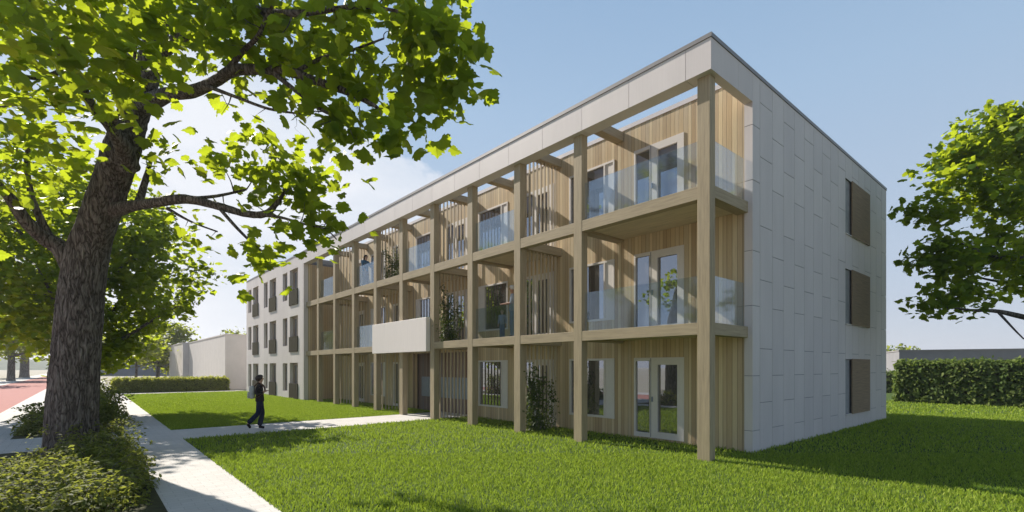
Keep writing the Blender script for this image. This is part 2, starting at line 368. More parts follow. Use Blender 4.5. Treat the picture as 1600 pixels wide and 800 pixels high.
def leaves_mesh(name, pos, nrm, size, kind, rnd):
    """pos (N,3), nrm (N,3) rough upward normals of the blades, random spin about them"""
    T, Fc = leaf_template(kind); n = len(pos); T = T-np.array([0, .0, 0])
    nz = nrm/np.linalg.norm(nrm, axis=1)[:, None]
    r = rnd.normal(size=(n, 3)); r[:, 2] -= .55
    y = r-nz*(r*nz).sum(1)[:, None]; y /= np.linalg.norm(y, axis=1)[:, None]
    x = np.cross(y, nz)
    B = np.stack([x, y, nz], 2)*size[:, None, None]
    V = np.einsum('nij,vj->nvi', B, T)+pos[:, None, :]
    k = len(T); fl = np.concatenate([np.array(f) for f in Fc]); tot = np.array([len(f) for f in Fc])
    loops = (fl[None, :]+(np.arange(n)*k)[:, None]).ravel()
    totals = np.tile(tot, n); starts = np.concatenate([[0], np.cumsum(totals)[:-1]])
    me = np_mesh(name, V.reshape(-1, 3), loops, starts, totals)
    uv = me.uv_layers.new(name='uv'); me.uv_layers.active = uv
    uv.data.foreach_set('uv', (T[:, :2][np.tile(fl, n)]).astype(np.float32).ravel()); return me
# ------------------------------------------------------------------ branches
def catmull(pts, sub):
    out = []; n = len(pts)
    for i in range(n-1):
        p0 = pts[max(i-1, 0)]; p1 = pts[i]; p2 = pts[i+1]; p3 = pts[min(i+2, n-1)]
        for k in range(sub):
            u = k/sub
            out.append(tuple(.5*((2*b)+(-a+c)*u+(2*a-5*b+4*c-d)*u*u+(-a+3*b-3*c+d)*u**3) for a, b, c, d in zip(p0, p1, p2, p3)))
    out.append(tuple(pts[-1])); return out
def tube(mb, pts, seg=8, ridge=0):
    """pts: (x,y,z,r)"""
    n = len(pts); base = len(mb.v); up = Vector((.3, .9, .2)); prev = None
    for i, p in enumerate(pts):
        a = Vector(pts[max(i-1, 0)][:3]); b = Vector(pts[min(i+1, n-1)][:3]); d = (b-a)
        if d.length < 1e-7: d = Vector((0, 0, 1))
        d.normalize()
        if prev is None: u = d.cross(up).normalized()
        else:
            u = (prev-d*prev.dot(d)); u.normalize()
        prev = u; v = d.cross(u); c = Vector(p[:3])
        for k in range(seg):
            an = 2*math.pi*k/seg; e = u*math.cos(an)+v*math.sin(an); r = p[3]
            if ridge:
                q = c+e*r; 
                f = 1-abs(noise.noise(Vector((q.x*9, q.y*9, q.z*1.5))))*2.2
                f2 = 1-abs(noise.noise(Vector((q.x*22+5, q.y*22, q.z*3.2))))*2
                lump = noise.noise(Vector((q.x*1.1, q.y*1.1, q.z*.8)))
                r += ridge*(f*.6+f2*.4) + p[3]*.09*lump
            mb.v.append(tuple(c+e*r))
    for i in range(n-1):
        for k in range(seg):
            a = base+i*seg+k; b = base+i*seg+(k+1) % seg
            mb.f.append((a, b, b+seg, a+seg))
    mb.f.append(tuple(base+(n-1)*seg+k for k in range(seg)))
def grow_tree(name, limbs, blobs, ntw, lpt, lsize, seed, label, cat='tree', group=None, kind='five', mat='leaf_far', ridge=0, trunk_seg=14, base=None, twig_r=.014, up=.9, spread=.28, bare=.35, sub=6):
    rnd = np.random.default_rng(seed)
    nodes = []; tb = MB(); bb = tb
    for i, lm in enumerate(limbs):
        p = catmull(lm, sub*(5 if ridge and i == 0 else 1))
        tube(tb, p, trunk_seg*(9 if ridge and i == 0 else 1) if i == 0 else max(8, trunk_seg-4), ridge if i == 0 else ridge*.35 if lm[0][3] > .06 else 0)
        s0 = int(len(p)*bare) if i == 0 else int(len(p)*.25)
        nodes += [q for q in p[s0:]]
    nodes = np.array(nodes)
    tg = []
    wts = np.array([b[4] if len(b) > 4 else b[3]**2 for b in blobs], dtype=float); wts /= wts.sum()
    for _ in range(ntw):
        b = blobs[rnd.choice(len(blobs), p=wts)]
        d = rnd.normal(size=3); d /= np.linalg.norm(d); rr = b[3]*rnd.random()**(1/2.2)
        sq = b[5] if len(b) > 5 else .8
        tg.append([b[0]+d[0]*rr, b[1]+d[1]*rr, b[2]+d[2]*rr*sq])
    tg = np.array(tg)
    dist = np.array([np.min(np.linalg.norm(nodes[:, :3]-t, axis=1)) for t in tg])
    lp = []; ln = []
    for i in np.argsort(dist):
        t = tg[i]; dd = np.linalg.norm(nodes[:, :3]-t, axis=1) + .15*np.maximum(0, .02-nodes[:, 3])*20
        j = np.argmin(dd); a = nodes[j]; L = np.linalg.norm(t-a[:3])
        if L < .05: continue
        r0 = min(a[3]*.7, twig_r*(.7+L*.8)); mid = a[:3]+(t-a[:3])*.5+rnd.normal(size=3)*L*.10+np.array([0, 0, L*.06])
        m1 = a[:3]+(mid-a[:3])*.5+rnd.normal(size=3)*L*.04
        pts = catmull([(*a[:3], r0), (*m1, r0*.8), (*mid, r0*.6), (*t, r0*.25)], 3)
        tube(bb, pts, 5)
        P_ = np.array(pts); nodes = np.vstack([nodes, P_[2::2]])
        nl = max(2, int(rnd.poisson(lpt)))
        f = 1-rnd.random(nl)*.65*min(1, .8/max(L, .01)+.3); idx = f*(len(P_)-1); i0 = np.floor(idx).astype(int).clip(0, len(P_)-2); fr = (idx-i0)[:, None]
        q = P_[i0, :3]*(1-fr)+P_[i0+1, :3]*fr + rnd.normal(size=(nl, 3))*spread*lsize*3.2*np.array([1, 1, .8])
        lp.append(q); nn = rnd.normal(size=(nl, 3))*.62; nn[:, 2] += up; ln.append(nn)
    lp = np.concatenate(lp); ln = np.concatenate(ln)
    size = lsize*rnd.uniform(.6, 1.2, len(lp))
    b0 = limbs[0][0]; bs = Vector(b0[:3]) if base is None else Vector(base)
    root = empty(name, (bs.x, bs.y, 0)); off = np.array([bs.x, bs.y, 0])
    tb.v = [(x-off[0], y-off[1], z) for x, y, z in tb.v]
    o = tb.build('trunk', M['bark'], root); o.data.polygons.foreach_set('use_smooth', [True]*len(o.data.polygons))
    me = leaves_mesh('crown', lp-off, ln, size, kind, rnd); link('crown', me, M[mat], root)
    tag(root, label, cat, group); return root
def L_(*pts):          # limb from (px, py, depth, width in px)
    out = []
    for px, py, d, wd in pts:
        v = P(px, py, d); out.append((v.x, v.y, v.z, wd/F*d/2*.93*math.cos(math.atan((px-HX)/F))))
    return out
def Bl(px, py, d, r, wt=None, sq=.8):
    v = P(px, py, d); return (v.x, v.y, v.z, r, wt if wt else r*r, sq)
# main foreground tree
limbs = [
 L_((112, 735, 10.9, 112), (111, 700, 10.9, 96), (112, 640, 10.9, 88), (118, 560, 10.9, 84), (124, 480, 10.9, 78), (136, 400, 10.9, 74), (150, 350, 10.8, 66), (172, 290, 10.7, 62), (190, 235, 10.5, 62), (208, 180, 10.3, 52), (228, 120, 10.1, 44), (246, 50, 9.9, 36), (262, -40, 9.8, 30), (290, -160, 9.8, 20), (300, -300, 9.8, 9)),
 L_((120, 430, 10.9, 44), (96, 390, 10.8, 36), (70, 372, 10.6, 31), (40, 345, 10.3, 27), (12, 305, 10.0, 22), (-30, 270, 9.6, 18), (-110, 230, 9.2, 12)),
 L_((80, 378, 10.7, 20), (62, 340, 10.5, 15), (48, 300, 10.4, 11), (42, 250, 10.2, 9), (50, 205, 10.0, 6)),
 L_((170, 330, 10.8, 34), (205, 322, 10.5, 22), (240, 317, 10.3, 19), (290, 311, 10.0, 17), (340, 322, 9.8, 14), (385, 334, 9.7, 12), (415, 334, 9.6, 11), (432, 318, 9.6, 8), (445, 300, 9.6, 5)),
 L_((215, 322, 10.5, 15), (222, 300, 10.7, 13), (230, 270, 10.9, 9), (236, 250, 11, 5)),
 L_((340, 322, 9.8, 7), (370, 356, 9.4, 6), (400, 385, 9.2, 4), (425, 402, 9.1, 3)),
 L_((290, 311, 10, 8), (340, 306, 10.2, 6), (385, 296, 10.4, 4)),
 L_((260, 325, 10.2, 7), (300, 347, 10.4, 4), (340, 362, 10.6, 3)),
 L_((222, 165, 10.2, 40), (262, 148, 9.7, 26), (300, 143, 9.3, 22), (335, 128, 9.0, 19), (365, 110, 8.7, 20), (405, 109, 8.4, 17), (450, 112, 8.1, 15), (495, 127, 7.9, 13), (530, 139, 7.7, 11), (560, 152, 7.6, 8), (590, 168, 7.5, 4)),
 L_((352, 115, 8.8, 12), (378, 82, 8.4, 10), (402, 58, 8.0, 8), (415, 30, 7.8, 7), (440, -20, 7.5, 5)),
 L_((325, 135, 9.0, 8), (370, 152, 8.5, 6), (420, 170, 8.1, 5), (470, 178, 7.8, 3)),
 L_((425, 112, 8.3, 10), (460, 140, 7.9, 8), (500, 170, 7.6, 6), (530, 185, 7.4, 4)),
 L_((460, 114, 8.1, 8), (500, 92, 7.9, 7), (545, 80, 7.7, 5), (600, 60, 7.5, 3)),
 L_((238, 95, 10.0, 28), (280, 60, 9.4, 22), (325, 30, 8.9, 22), (372, 12, 8.4, 16), (420, 20, 8.0, 14), (480, 20, 7.5, 9), (560, 10, 7.2, 6), (640, 20, 7.0, 3)),
 L_((202, 262, 10.5, 40), (190, 225, 10.1, 30), (170, 195, 9.7, 22), (148, 172, 9.4, 18), (125, 130, 8.9, 20), (98, 88, 8.4, 17), (66, 38, 7.9, 18), (30, -20, 7.4, 14), (-20, -90, 7.0, 8)),
 L_((150, 176, 9.4, 10), (110, 160, 9.1, 8), (70, 158, 8.9, 7), (20, 165, 8.6, 5), (-30, 170, 8.4, 4)),
 L_((110, 105, 8.6, 12), (60, 122, 8.2, 10), (10, 110, 7.8, 9), (-50, 90, 7.5, 6)),
 L_((72, 48, 7.9, 14), (30, 25, 7.3, 12), (0, 10, 6.8, 10), (-60, -10, 6.4, 5)),
 L_((175, 200, 9.8, 9), (195, 150, 9.0, 8), (210, 90, 8.2, 6), (215, 30, 7.4, 4)),
 L_((262, -30, 9.8, 22), (340, -90, 9.3, 16), (440, -140, 8.8, 12), (560, -160, 8.5, 6)),
 L_((255, 0, 9.8, 22), (180, -80, 9.8, 16), (60, -160, 9.8, 12), (-60, -200, 10, 6)),
 L_((235, 90, 10.1, 20), (222, 95, 12, 14), (215, 110, 14, 9), (225, 125, 16, 4)),
 L_((405, 334, 9.6, 8), (440, 340, 9.5, 5), (475, 350, 9.3, 4), (508, 358, 9.2, 3), (526, 374, 9.1, 2)),
 L_((225, 130, 10.1, 20), (200, 90, 11.2, 14), (150, 60, 12.2, 10), (80, 60, 13, 5)),
]
blobs = [Bl(60, 50, 7.0, 1.35), Bl(150, 110, 6.8, .85, 1.0), Bl(-20, 120, 7.6, 1.2), Bl(20, 230, 9.2, 1.25, 1.8), Bl(80, 180, 9.0, 1.1, 1.0), Bl(110, 250, 10.8, .9, .6), Bl(-60, 320, 9.8, 1.1), Bl(50, 320, 11.5, .7, .5),
 Bl(150, 20, 6.2, 1.0, 1.2), Bl(250, 30, 7.4, 1.0, 1.4), Bl(300, 60, 9.3, .9, 1.0), Bl(330, -20, 8.2, 1.2), Bl(420, 30, 8.0, 1.1, 1.8), Bl(420, 90, 9.2, .8, .8), Bl(480, 80, 8.4, .9, 1.3),
 Bl(540, 50, 7.7, 1.15, 1.6), Bl(620, 40, 7.5, 1.05, 1.5), Bl(660, 110, 7.4, .8, 1.1), Bl(560, 130, 7.6, .95, .9), Bl(520, 195, 7.6, .75, .75), Bl(590, 215, 7.5, .5, .55), Bl(640, 200, 7.4, .45, .45), Bl(690, 50, 7.3, .5, .5), Bl(455, 190, 8.0, .6, .35), Bl(350, 170, 9.0, .5, .12),
 Bl(560, -40, 7.6, 1.3), Bl(300, -160, 9.6, 2.2, .6), Bl(60, -160, 9.0, 2.4, .7), Bl(480, -170, 8.6, 1.8, .6), Bl(0, 0, 10.5, 1.6, .4), Bl(175, 140, 15.7, 1.0, .9), Bl(270, 110, 15.7, .9, .6), Bl(520, 365, 9.3, .28, .18), Bl(505, 285, 9.7, .35, .22),
 Bl(350, 252, 10.3, .6, .55), Bl(410, 262, 10.2, .75, .9), Bl(470, 280, 9.9, .6, .75), Bl(300, 245, 10.8, .55, .4), Bl(250, 260, 11, .45, .4), Bl(440, 325, 9.7, .6, .55), Bl(490, 345, 9.4, .45, .4), Bl(420, 405, 9.1, .45, .4), Bl(350, 360, 10.4, .6, .3), Bl(290, 345, 10.5, .4, .15), Bl(400, 435, 9.0, .3, .15), Bl(490, 395, 9.2, .3, .16)]
grow_tree('maple_tree', limbs, blobs, 560, 5.6, .245, 11, 'large leaning maple with rough grey bark and broad leaves, nearest tree, rising from the shrubs', kind='maple', mat='leaf', ridge=.030, base=P(112, 700, 10.9), trunk_seg=20, bare=.62, spread=.34, twig_r=.013)
# generic street tree
def street_tree(px, base_y=None, d=None, hz=10, cr=4, cz=6, trunk_w=.5, ntw=220, lpt=9, ls=.3, seed=1, label='', group=None, mat='leaf_far', loc=None, kind='five', sq=1.0, lean=0, low=None):
    if loc is None:
        if d is None: d = F*CH/(base_y-HY)
        loc = ((px-HX)/F*d, d)
    x, y = loc; rn = random.Random(seed)
    low = low if low else (cz-cr*sq)+.4
    limbs = [[(x, y, -.1, trunk_w*.65), (x+.02, y, .5, trunk_w*.5), (x+.1+lean*.3, y, low, trunk_w*.42), (x+lean*.6, y+.1, low+(hz-low)*.35, trunk_w*.3), (x+lean, y, low+(hz-low)*.7, trunk_w*.15), (x+lean, y, hz-.4, trunk_w*.05)]]
    for k in range(9):
        a = k*2.4+rn.random()*.6; z0 = low+(hz-low)*(.02+.55*k/9); L = cr*(.85-.35*k/9)
        limbs.append([(x+lean*.4, y, z0, trunk_w*.24), (x+lean*.4+math.cos(a)*L*.4, y+math.sin(a)*L*.4, z0+L*.12, trunk_w*.15), (x+lean*.4+math.cos(a)*L*.75, y+math.sin(a)*L*.75, z0+L*.35, trunk_w*.09), (x+lean*.4+math.cos(a)*L, y+math.sin(a)*L, z0+L*.5, trunk_w*.04)])
    blobs = [(x+lean, y, cz, cr*.62, 1, sq)]
    for k in range(16):
        a = k*2.39996+rn.random(); zz = -1+2*(k+.5)/16; q = math.sqrt(1-zz*zz)
        r = cr*(.34+.12*rn.random())
        blobs.append((x+lean+math.cos(a)*q*(cr-r*.8), y+math.sin(a)*q*(cr-r*.8), cz+zz*(cr*sq-r*.8), r, .45, .9))
    return grow_tree('street_tree', limbs, blobs, ntw, lpt, ls, seed, label, group=group, mat=mat, kind=kind, twig_r=.02, bare=.4, spread=.34, sub=4)
street_tree(0, loc=(W(23, -10.3).x, W(23, -10.3).y), hz=11.1, cr=4.9, cz=6.3, trunk_w=.6, ntw=1050, lpt=14, ls=.25, seed=21, kind='maple', mat='leaf', sq=.98, low=2.4, label='dense round maple growing behind the leaning foreground tree, its trunk hidden', group=None)
street_tree(17, 595, hz=12.5, cr=6.5, cz=7.5, trunk_w=.95, ntw=300, lpt=10, ls=.5, seed=31, low=3.4, sq=.75, label='thick trunked tree across the red road, nearer of the pair at the left edge', group='trees across the road')
street_tree(38, 590, hz=14, cr=7.5, cz=8.5, trunk_w=1.5, ntw=300, lpt=10, ls=.6, seed=32, low=4, sq=.75, label='stout dark trunk tree beyond the nearer one across the red road', group='trees across the road')
street_tree(-60, 602, hz=12, cr=5.5, cz=7.5, trunk_w=.6, ntw=180, lpt=9, ls=.45, seed=33, low=3.4, sq=.8, label='tree across the road whose crown just enters at the left edge', group='trees across the road')
street_tree(166, 586.5, hz=12, cr=5.5, cz=7.5, trunk_w=.9, ntw=260, lpt=9, ls=.6, seed=34, low=2.6, sq=.85, label='distant tree in front of the blue grey gabled house', group='far trees by the walkway')
street_tree(246, d=72, hz=9.8, cr=5.0, cz=5.4, trunk_w=.5, ntw=420, lpt=11, ls=.42, seed=35, low=1.9, sq=.86, label='round yellow green tree on a thin trunk behind the low hedge', group='far trees by the walkway')
street_tree(212, d=60, hz=7.5, cr=3.4, cz=4.6, trunk_w=.3, ntw=200, lpt=9, ls=.36, seed=37, low=1.9, sq=.8, label='smaller round tree left of the thin trunked tree behind the low hedge', group='far trees by the walkway')
street_tree(372, d=82, hz=8.8, cr=3.8, cz=5.4, trunk_w=.4, ntw=160, lpt=9, ls=.5, seed=36, low=3.4, sq=.8, label='pale tree top showing over the flat pale shed roof', group=None)
# right-hand tree (trunk at the frame's edge)
rt = [
 L_((1640, 690, 16, 40), (1632, 600, 16, 28), (1622, 520, 16, 24), (1612, 450, 16, 20), (1606, 380, 16, 17), (1612, 300, 16, 13), (1620, 220, 16, 8)),
 L_((1618, 500, 16, 13), (1585, 492, 15.7, 12), (1555, 486, 15.5, 9), (1510, 484, 15.3, 5), (1470, 478, 15.2, 3)),
 L_((1608, 400, 16, 11), (1575, 405, 15.6, 8), (1530, 392, 15.2, 6), (1480, 370, 15, 3)),
 L_((1612, 430, 16, 10), (1580, 440, 16.4, 8), (1540, 436, 16.8, 5), (1490, 420, 17, 3)),
 L_((1606, 350, 16, 11), (1575, 310, 15.8, 8), (1535, 270, 15.5, 5), (1500, 240, 15.4, 3)),
 L_((1610, 420, 16, 10), (1650, 400, 15.6, 8), (1700, 370, 15.4, 4)),
 L_((1560, 488, 15.5, 6), (1585, 515, 15, 4), (1600, 530, 14.8, 3)),
]
rb = [Bl(1590, 240, 16, 1.6), Bl(1530, 220, 15.6, 1.1, 1.3), Bl(1480, 290, 15.6, 1.15, 1.3), Bl(1450, 330, 15.4, .75, .55), Bl(1550, 320, 15.5, 1.4), Bl(1480, 400, 15.4, 1.1, 1.2), Bl(1540, 400, 16, 1.1), Bl(1450, 410, 15.4, .65, .35), Bl(1480, 470, 15.3, .85, .55), Bl(1440, 485, 15.2, .42, .12), Bl(1520, 460, 15.5, .8, .6), Bl(1600, 420, 17, 1.1, .8), Bl(1660, 300, 16, 2.2, 3.0), Bl(1555, 185, 16, .65, .4), Bl(1640, 430, 15.5, 1.3), Bl(1490, 235, 15.6, .6, .3), Bl(1590, 200, 15.8, .9, .7)]
grow_tree('lawn_tree', rt, rb, 620, 10, .215, 5, 'tree at the right edge, upper leaves sunlit and lower ones shaded, overhanging the lawn', kind='maple', mat='leaf', trunk_seg=14, base=P(1640, 690, 16), bare=.5, spread=.27, twig_r=.012)
# ------------------------------------------------------------------ hedges and shrubs
def hedge(name, t0, t1, s0, s1, h, n, ls, mat, label, seed, group=None):
    rnd = np.random.default_rng(seed); root = empty(name, W((t0+t1)/2, (s0+s1)/2, 0), ROT)
    lx, ly = abs(t1-t0)/2, abs(s1-s0)/2
    A = np.array([2*lx*h, 2*lx*h, 2*ly*h, 2*ly*h, 4*lx*ly]); f = rnd.choice(5, n, p=A/A.sum()); u = rnd.uniform(-1, 1, n); v = rnd.random(n)
    pos = np.zeros((n, 3)); nr = np.zeros((n, 3))
    for i, (ax, sg) in enumerate(((1, -1), (1, 1), (0, -1), (0, 1))):
        k = f == i; nr[k, ax] = sg; pos[k, 2] = v[k]*h
        if ax == 1: pos[k, 0] = u[k]*lx; pos[k, 1] = sg*ly
        else: pos[k, 0] = sg*lx; pos[k, 1] = u[k]*ly
    k = f == 4; pos[k, 0] = u[k]*lx; pos[k, 1] = rnd.uniform(-1, 1, k.sum())*ly; pos[k, 2] = h; nr[k, 2] = 1
    dep = np.array([noise.noise(Vector((p[0]*1.7+seed, p[1]*1.7, p[2]*1.7))) for p in pos])
    pos += nr*(dep*.10+rnd.normal(0, .05, n))[:, None]
    tall = (f == 4) & (rnd.random(n) < .2); pos[tall, 2] += rnd.random(tall.sum())*.18
    nn = nr*.9+rnd.normal(size=(n, 3))*.6; nn[:, 2] += .35
    core = MB().box(-lx+.09, lx-.09, -ly+.09, ly-.09, 0, h-.09).build('stems_or_core', M['soil'], root)  # added solid dark box behind the leaves, soil coloured, with no stems modelled
    me = leaves_mesh('foliage', pos, nn, ls*rnd.uniform(.6, 1.3, n), 'oval', rnd); link('foliage', me, M[mat], root)
    tag(root, label, 'hedge', group); return root
hedge('low_hedge', 44.2, 45.4, -8.3, -.4, 1.02, 15000, .17, 'leaf_hedge', 'low clipped yellow green hedge in front of the flat pale shed', 1)
hedge('tall_hedge', 2.1, -14, 25.7, 26.9, 2.25, 24000, .24, 'leaf_hedge_dark', 'tall dark green hedge at the end of the right lawn before the grey wall', 2)
hedge('background_hedge', 9, 4.0, 38, 39, 1.6, 4000, .22, 'leaf_hedge_dark', 'short strip of hedge seen between the building corner and the tall hedge', 3)
def shrub(name, blobs, n, ls, mat, label, seed, group=None, stems_or_core=60):
    rnd = np.random.default_rng(seed); c = np.array([np.mean([b[0] for b in blobs]), np.mean([b[1] for b in blobs]), 0])
    wt = np.array([b[3]**2 for b in blobs]); wt = wt/wt.sum(); k = rnd.choice(len(blobs), n, p=wt); B = np.array([b[:5] for b in blobs])[k]
    d = rnd.normal(size=(n, 3)); d /= np.linalg.norm(d, axis=1)[:, None]; d[:, 2] = np.abs(d[:, 2])
    rr = rnd.random(n)**(1/3.5)
    lump = np.array([1+.35*noise.noise(Vector((q[0]*2.2+kk*3.1, q[1]*2.2, q[2]*2.2))) for q, kk in zip(d, k)])
    pos = np.stack([B[:, 0]+d[:, 0]*rr*B[:, 3]*lump, B[:, 1]+d[:, 1]*rr*B[:, 3]*lump, B[:, 2]+d[:, 2]*rr*B[:, 4]*lump], 1)-c
    pos[:, 2] = np.maximum(pos[:, 2], .03)
    nn = d*.5+rnd.normal(size=(n, 3))*.5; nn[:, 2] += .7
    root = empty(name, (c[0], c[1], 0)); sb = MB()
    P2 = []; N2 = []
    for _ in range(stems_or_core):
        b = blobs[rnd.choice(len(blobs), p=wt)]; a = rnd.random()*6.283; q = rnd.uniform(.7, 1.25)
        p0 = (b[0]-c[0]+math.cos(a)*b[3]*.15, b[1]-c[1]+math.sin(a)*b[3]*.15, 0.02)
        p1 = (b[0]-c[0]+math.cos(a)*b[3]*.6*q, b[1]-c[1]+math.sin(a)*b[3]*.6*q, b[4]*rnd.uniform(.8, 1.15))
        p2 = (b[0]-c[0]+math.cos(a)*b[3]*1.08*q, b[1]-c[1]+math.sin(a)*b[3]*1.08*q, b[4]*rnd.uniform(.4, 1.0))
        pt = catmull([(*p0, .007), (*p1, .005), (*p2, .002)], 5); tube(sb, pt, 4)
        for m in range(16):
            q_ = pt[4+rnd.integers(0, 7)]; P2.append([q_[0]+rnd.normal()*.03, q_[1]+rnd.normal()*.03, max(.03, q_[2]+rnd.normal()*.03)]); N2.append([rnd.normal()*.5, rnd.normal()*.5, .9])
    pos = np.vstack([pos, np.array(P2)]); nn = np.vstack([nn, np.array(N2)])
    o = sb.build('stems_or_core', M['bark'], root)
    me = leaves_mesh('foliage', pos, nn, ls*rnd.uniform(.6, 1.3, len(pos)), 'oval', rnd); link('foliage', me, M[mat], root)
    tag(root, label, 'shrub', group); return root
def wb(t, s, r, h): v = W(t, s); return (v.x, v.y, 0, r, h)
shrub('shrub', [wb(9.5, -9.8, .75, .74), wb(8.4, -9.75, .8, .62), wb(7.2, -9.7, .8, .5), wb(6.0, -9.75, .75, .42)], 9500, .085, 'leaf_shrub', 'straggly shrub spilling onto the paved walkway on the right of the foreground trunk', 41, 'shrubs in the planting beds')
shrub('shrub', [wb(7.6, -10.85, .75, .30), wb(6.4, -10.8, .85, .38), wb(7.9, -10.2, .6, .38)], 8000, .085, 'leaf_shrub', 'leafy shrub in the bottom left corner before the foreground trunk', 42, 'shrubs in the planting beds')
shrub('shrub', [wb(15.6, -10.8, .75, .55), wb(16.8, -10.7, .8, .75)], 4500, .11, 'leaf_shrub', 'dark shrub beside the red road seen left of the foreground trunk', 43, 'shrubs in the planting beds')
shrub('shrub', [wb(16.5, -9.7, .85, 1.0), wb(18, -9.7, .95, 1.1), wb(19.8, -9.7, .85, 1.1)], 6500, .11, 'leaf_shrub', 'rounded shrub beside the walkway seen right of the foreground trunk', 44, 'shrubs in the planting beds')
shrub('shrub', [wb(22.5, -9.9, .85, 1.3), wb(24.5, -9.9, .85, 1.3)], 3500, .12, 'leaf_shrub', 'paler shrub farther along the walkway bed behind the rounded one', 45, 'shrubs in the planting beds')
shrub('shrub', [wb(5.2, -9.8, .75, .36), wb(4.2, -10.0, .8, .34), wb(5.4, -10.9, .9, .36), wb(4.2, -11.2, .9, .36)], 9000, .085, 'leaf_shrub', 'low spreading shrub along the bottom edge before the two taller ones', 46, 'shrubs in the planting beds')
# ------------------------------------------------------------------ grass
def grass():
    rnd = np.random.default_rng(3); P0 = []; Hh = []; Ww = []
    def scatter(n, t0, t1, s0, s1, dmin, dmax, h, wd):
        t = rnd.uniform(t0, t1, n); s = rnd.uniform(s0, s1, n)
        X = ORG.x+D1.x*t+D2.x*s; Y = ORG.y+D1.y*t+D2.y*s
        k = (Y > dmin) & (Y < dmax) & (np.abs(X) < Y*1.12+1) & ~((t > 0) & (s > 2.0) & (s < 13.84))
        X = X[k]; Y = Y[k]; P0.append(np.stack([X, Y, np.full(len(X), -.012)], 1)); m = len(X)
        pat = np.array([noise.noise(Vector((a*.9, b*.9, 0))) for a, b in zip(X, Y)])
        Hh.append(h*rnd.uniform(.5, 1.25, m)*(1+.35*pat)); Ww.append(wd*rnd.uniform(.7, 1.3, m))
    scatter(620000, -22, 11.33, -7.87, 10, 5.5, 11.5, .062, .0075)
    scatter(330000, -22, 11.33, -7.85, 26, 11.5, 21, .075, .013)
    scatter(60000, -22, 11.3, -2, 27, 21, 40, .09, .03)
    scatter(130000, 13.88, 24, -7.86, 2.0, 9, 40, .072, .014)
    scatter(80000, 24, 40.5, -7.86, 2.0, 9, 60, .085, .028)
    B = np.concatenate(P0); h = np.concatenate(Hh); wd = np.concatenate(Ww); n = len(B)
    a = rnd.random(n)*6.283; u = np.stack([np.cos(a), np.sin(a), np.zeros(n)], 1); b = rnd.random(n)*6.283
    ln = np.stack([np.cos(b), np.sin(b), np.zeros(n)], 1)*(h*rnd.uniform(.15, .75, n))[:, None]
    z = np.zeros((n, 3)); z[:, 2] = h
    V = np.stack([B-u*wd[:, None], B+u*wd[:, None], B+ln*.35+z*.62+u*wd[:, None]*.6, B+ln+z], 1).reshape(-1, 3)
    i4 = (np.arange(n)*4)[:, None]; loops = (i4+np.array([0, 1, 2, 3])[None]).ravel()
    me = np_mesh('grass', V, loops, np.arange(n)*4, np.full(n, 4)); tag(link('grass', me, M['grass']), 'short bright green lawn grass round the building', 'grass', kind='stuff')
grass()
# ------------------------------------------------------------------ the apartment building
B = empty('apartment_building', ORG, ROT)
tag(B, 'three storey apartment building with timber loggia frame and pale panel end wall', 'building')
ZT = [2.97, 5.93]; CT = [.39, 3.98, 6.46, 8.93, 11.40, 13.88, 16.35, 18.83, 21.30, 23.78]; CW = .284; S0, S1 = .15, .386; WS = 2.0
FB, FT = 8.25, 8.92
DOORS = [1.774, 6.55, 11.50, 16.45, 21.40]; WINS = [4.03, 8.94, 13.89, 18.84]
FLZ = [0.02, 2.97, 5.93]
# timber wall with openings
holes = []; dl = []; wl = []
for fi, fz in enumerate(FLZ):
    for t in DOORS:
        if fi == 0 and 11 < t < 16: continue
        holes.append((t, t+1.56, fz+.03, fz+2.25)); dl.append((t, fz+.03))
    for t in WINS:
        if fi == 0 and 11 < t < 16: continue
        holes.append((t, t+1.81, fz+.45, fz+2.25)); wl.append((t, fz+.45, fi))
holes.append((11.0, 16.0, -.1, 2.66))
m = MB()
for a, c, p, q in rects_minus(.194, 25.76, -.1, 8.90, holes): m.b(a, c, WS, WS+.25, p, q)
m.build('timber_wall', M['planks'], B)
MB().b(.194, 25.76, WS-.02, WS+.27, 8.902, 9.02).build('wall_coping', M['panel'], B)
m = MB(); m.b(25.76, 25.60, .26, WS-.001, 0, 8.24); m.build('timber_side_wall', M['planks'], B)
# entrance recess
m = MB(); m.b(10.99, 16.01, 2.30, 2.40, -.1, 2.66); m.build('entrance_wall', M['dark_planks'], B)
mbx = MB(); 
for i in range(7):
    for j in range(11): mbx.b(11.03+i*.652, 11.03+i*.652+.637, 2.22, 2.298, .66+j*.08, .66+j*.08+.068)
mbx.b(10.98+.03, 15.6, 2.25, 2.299, .64, 1.56)
mbx.build('mailbox_bank', M['steel'], B)
# body
m = MB(); m.b(.05, 39.45, WS+1.3, 13.7, 0, 8.4); m.b(.05, 39.45, WS+.27, 13.7, 8.405, 8.7); m.build('roof_deck', M['slab'], B)
m = MB(); m.b(.2, 39.6, 13.6, 13.84, -.1, 8.92); m.b(39.4, 39.6, .4, 13.595, -.1, 8.92); m.build('rear_wall', M['panel'], B)
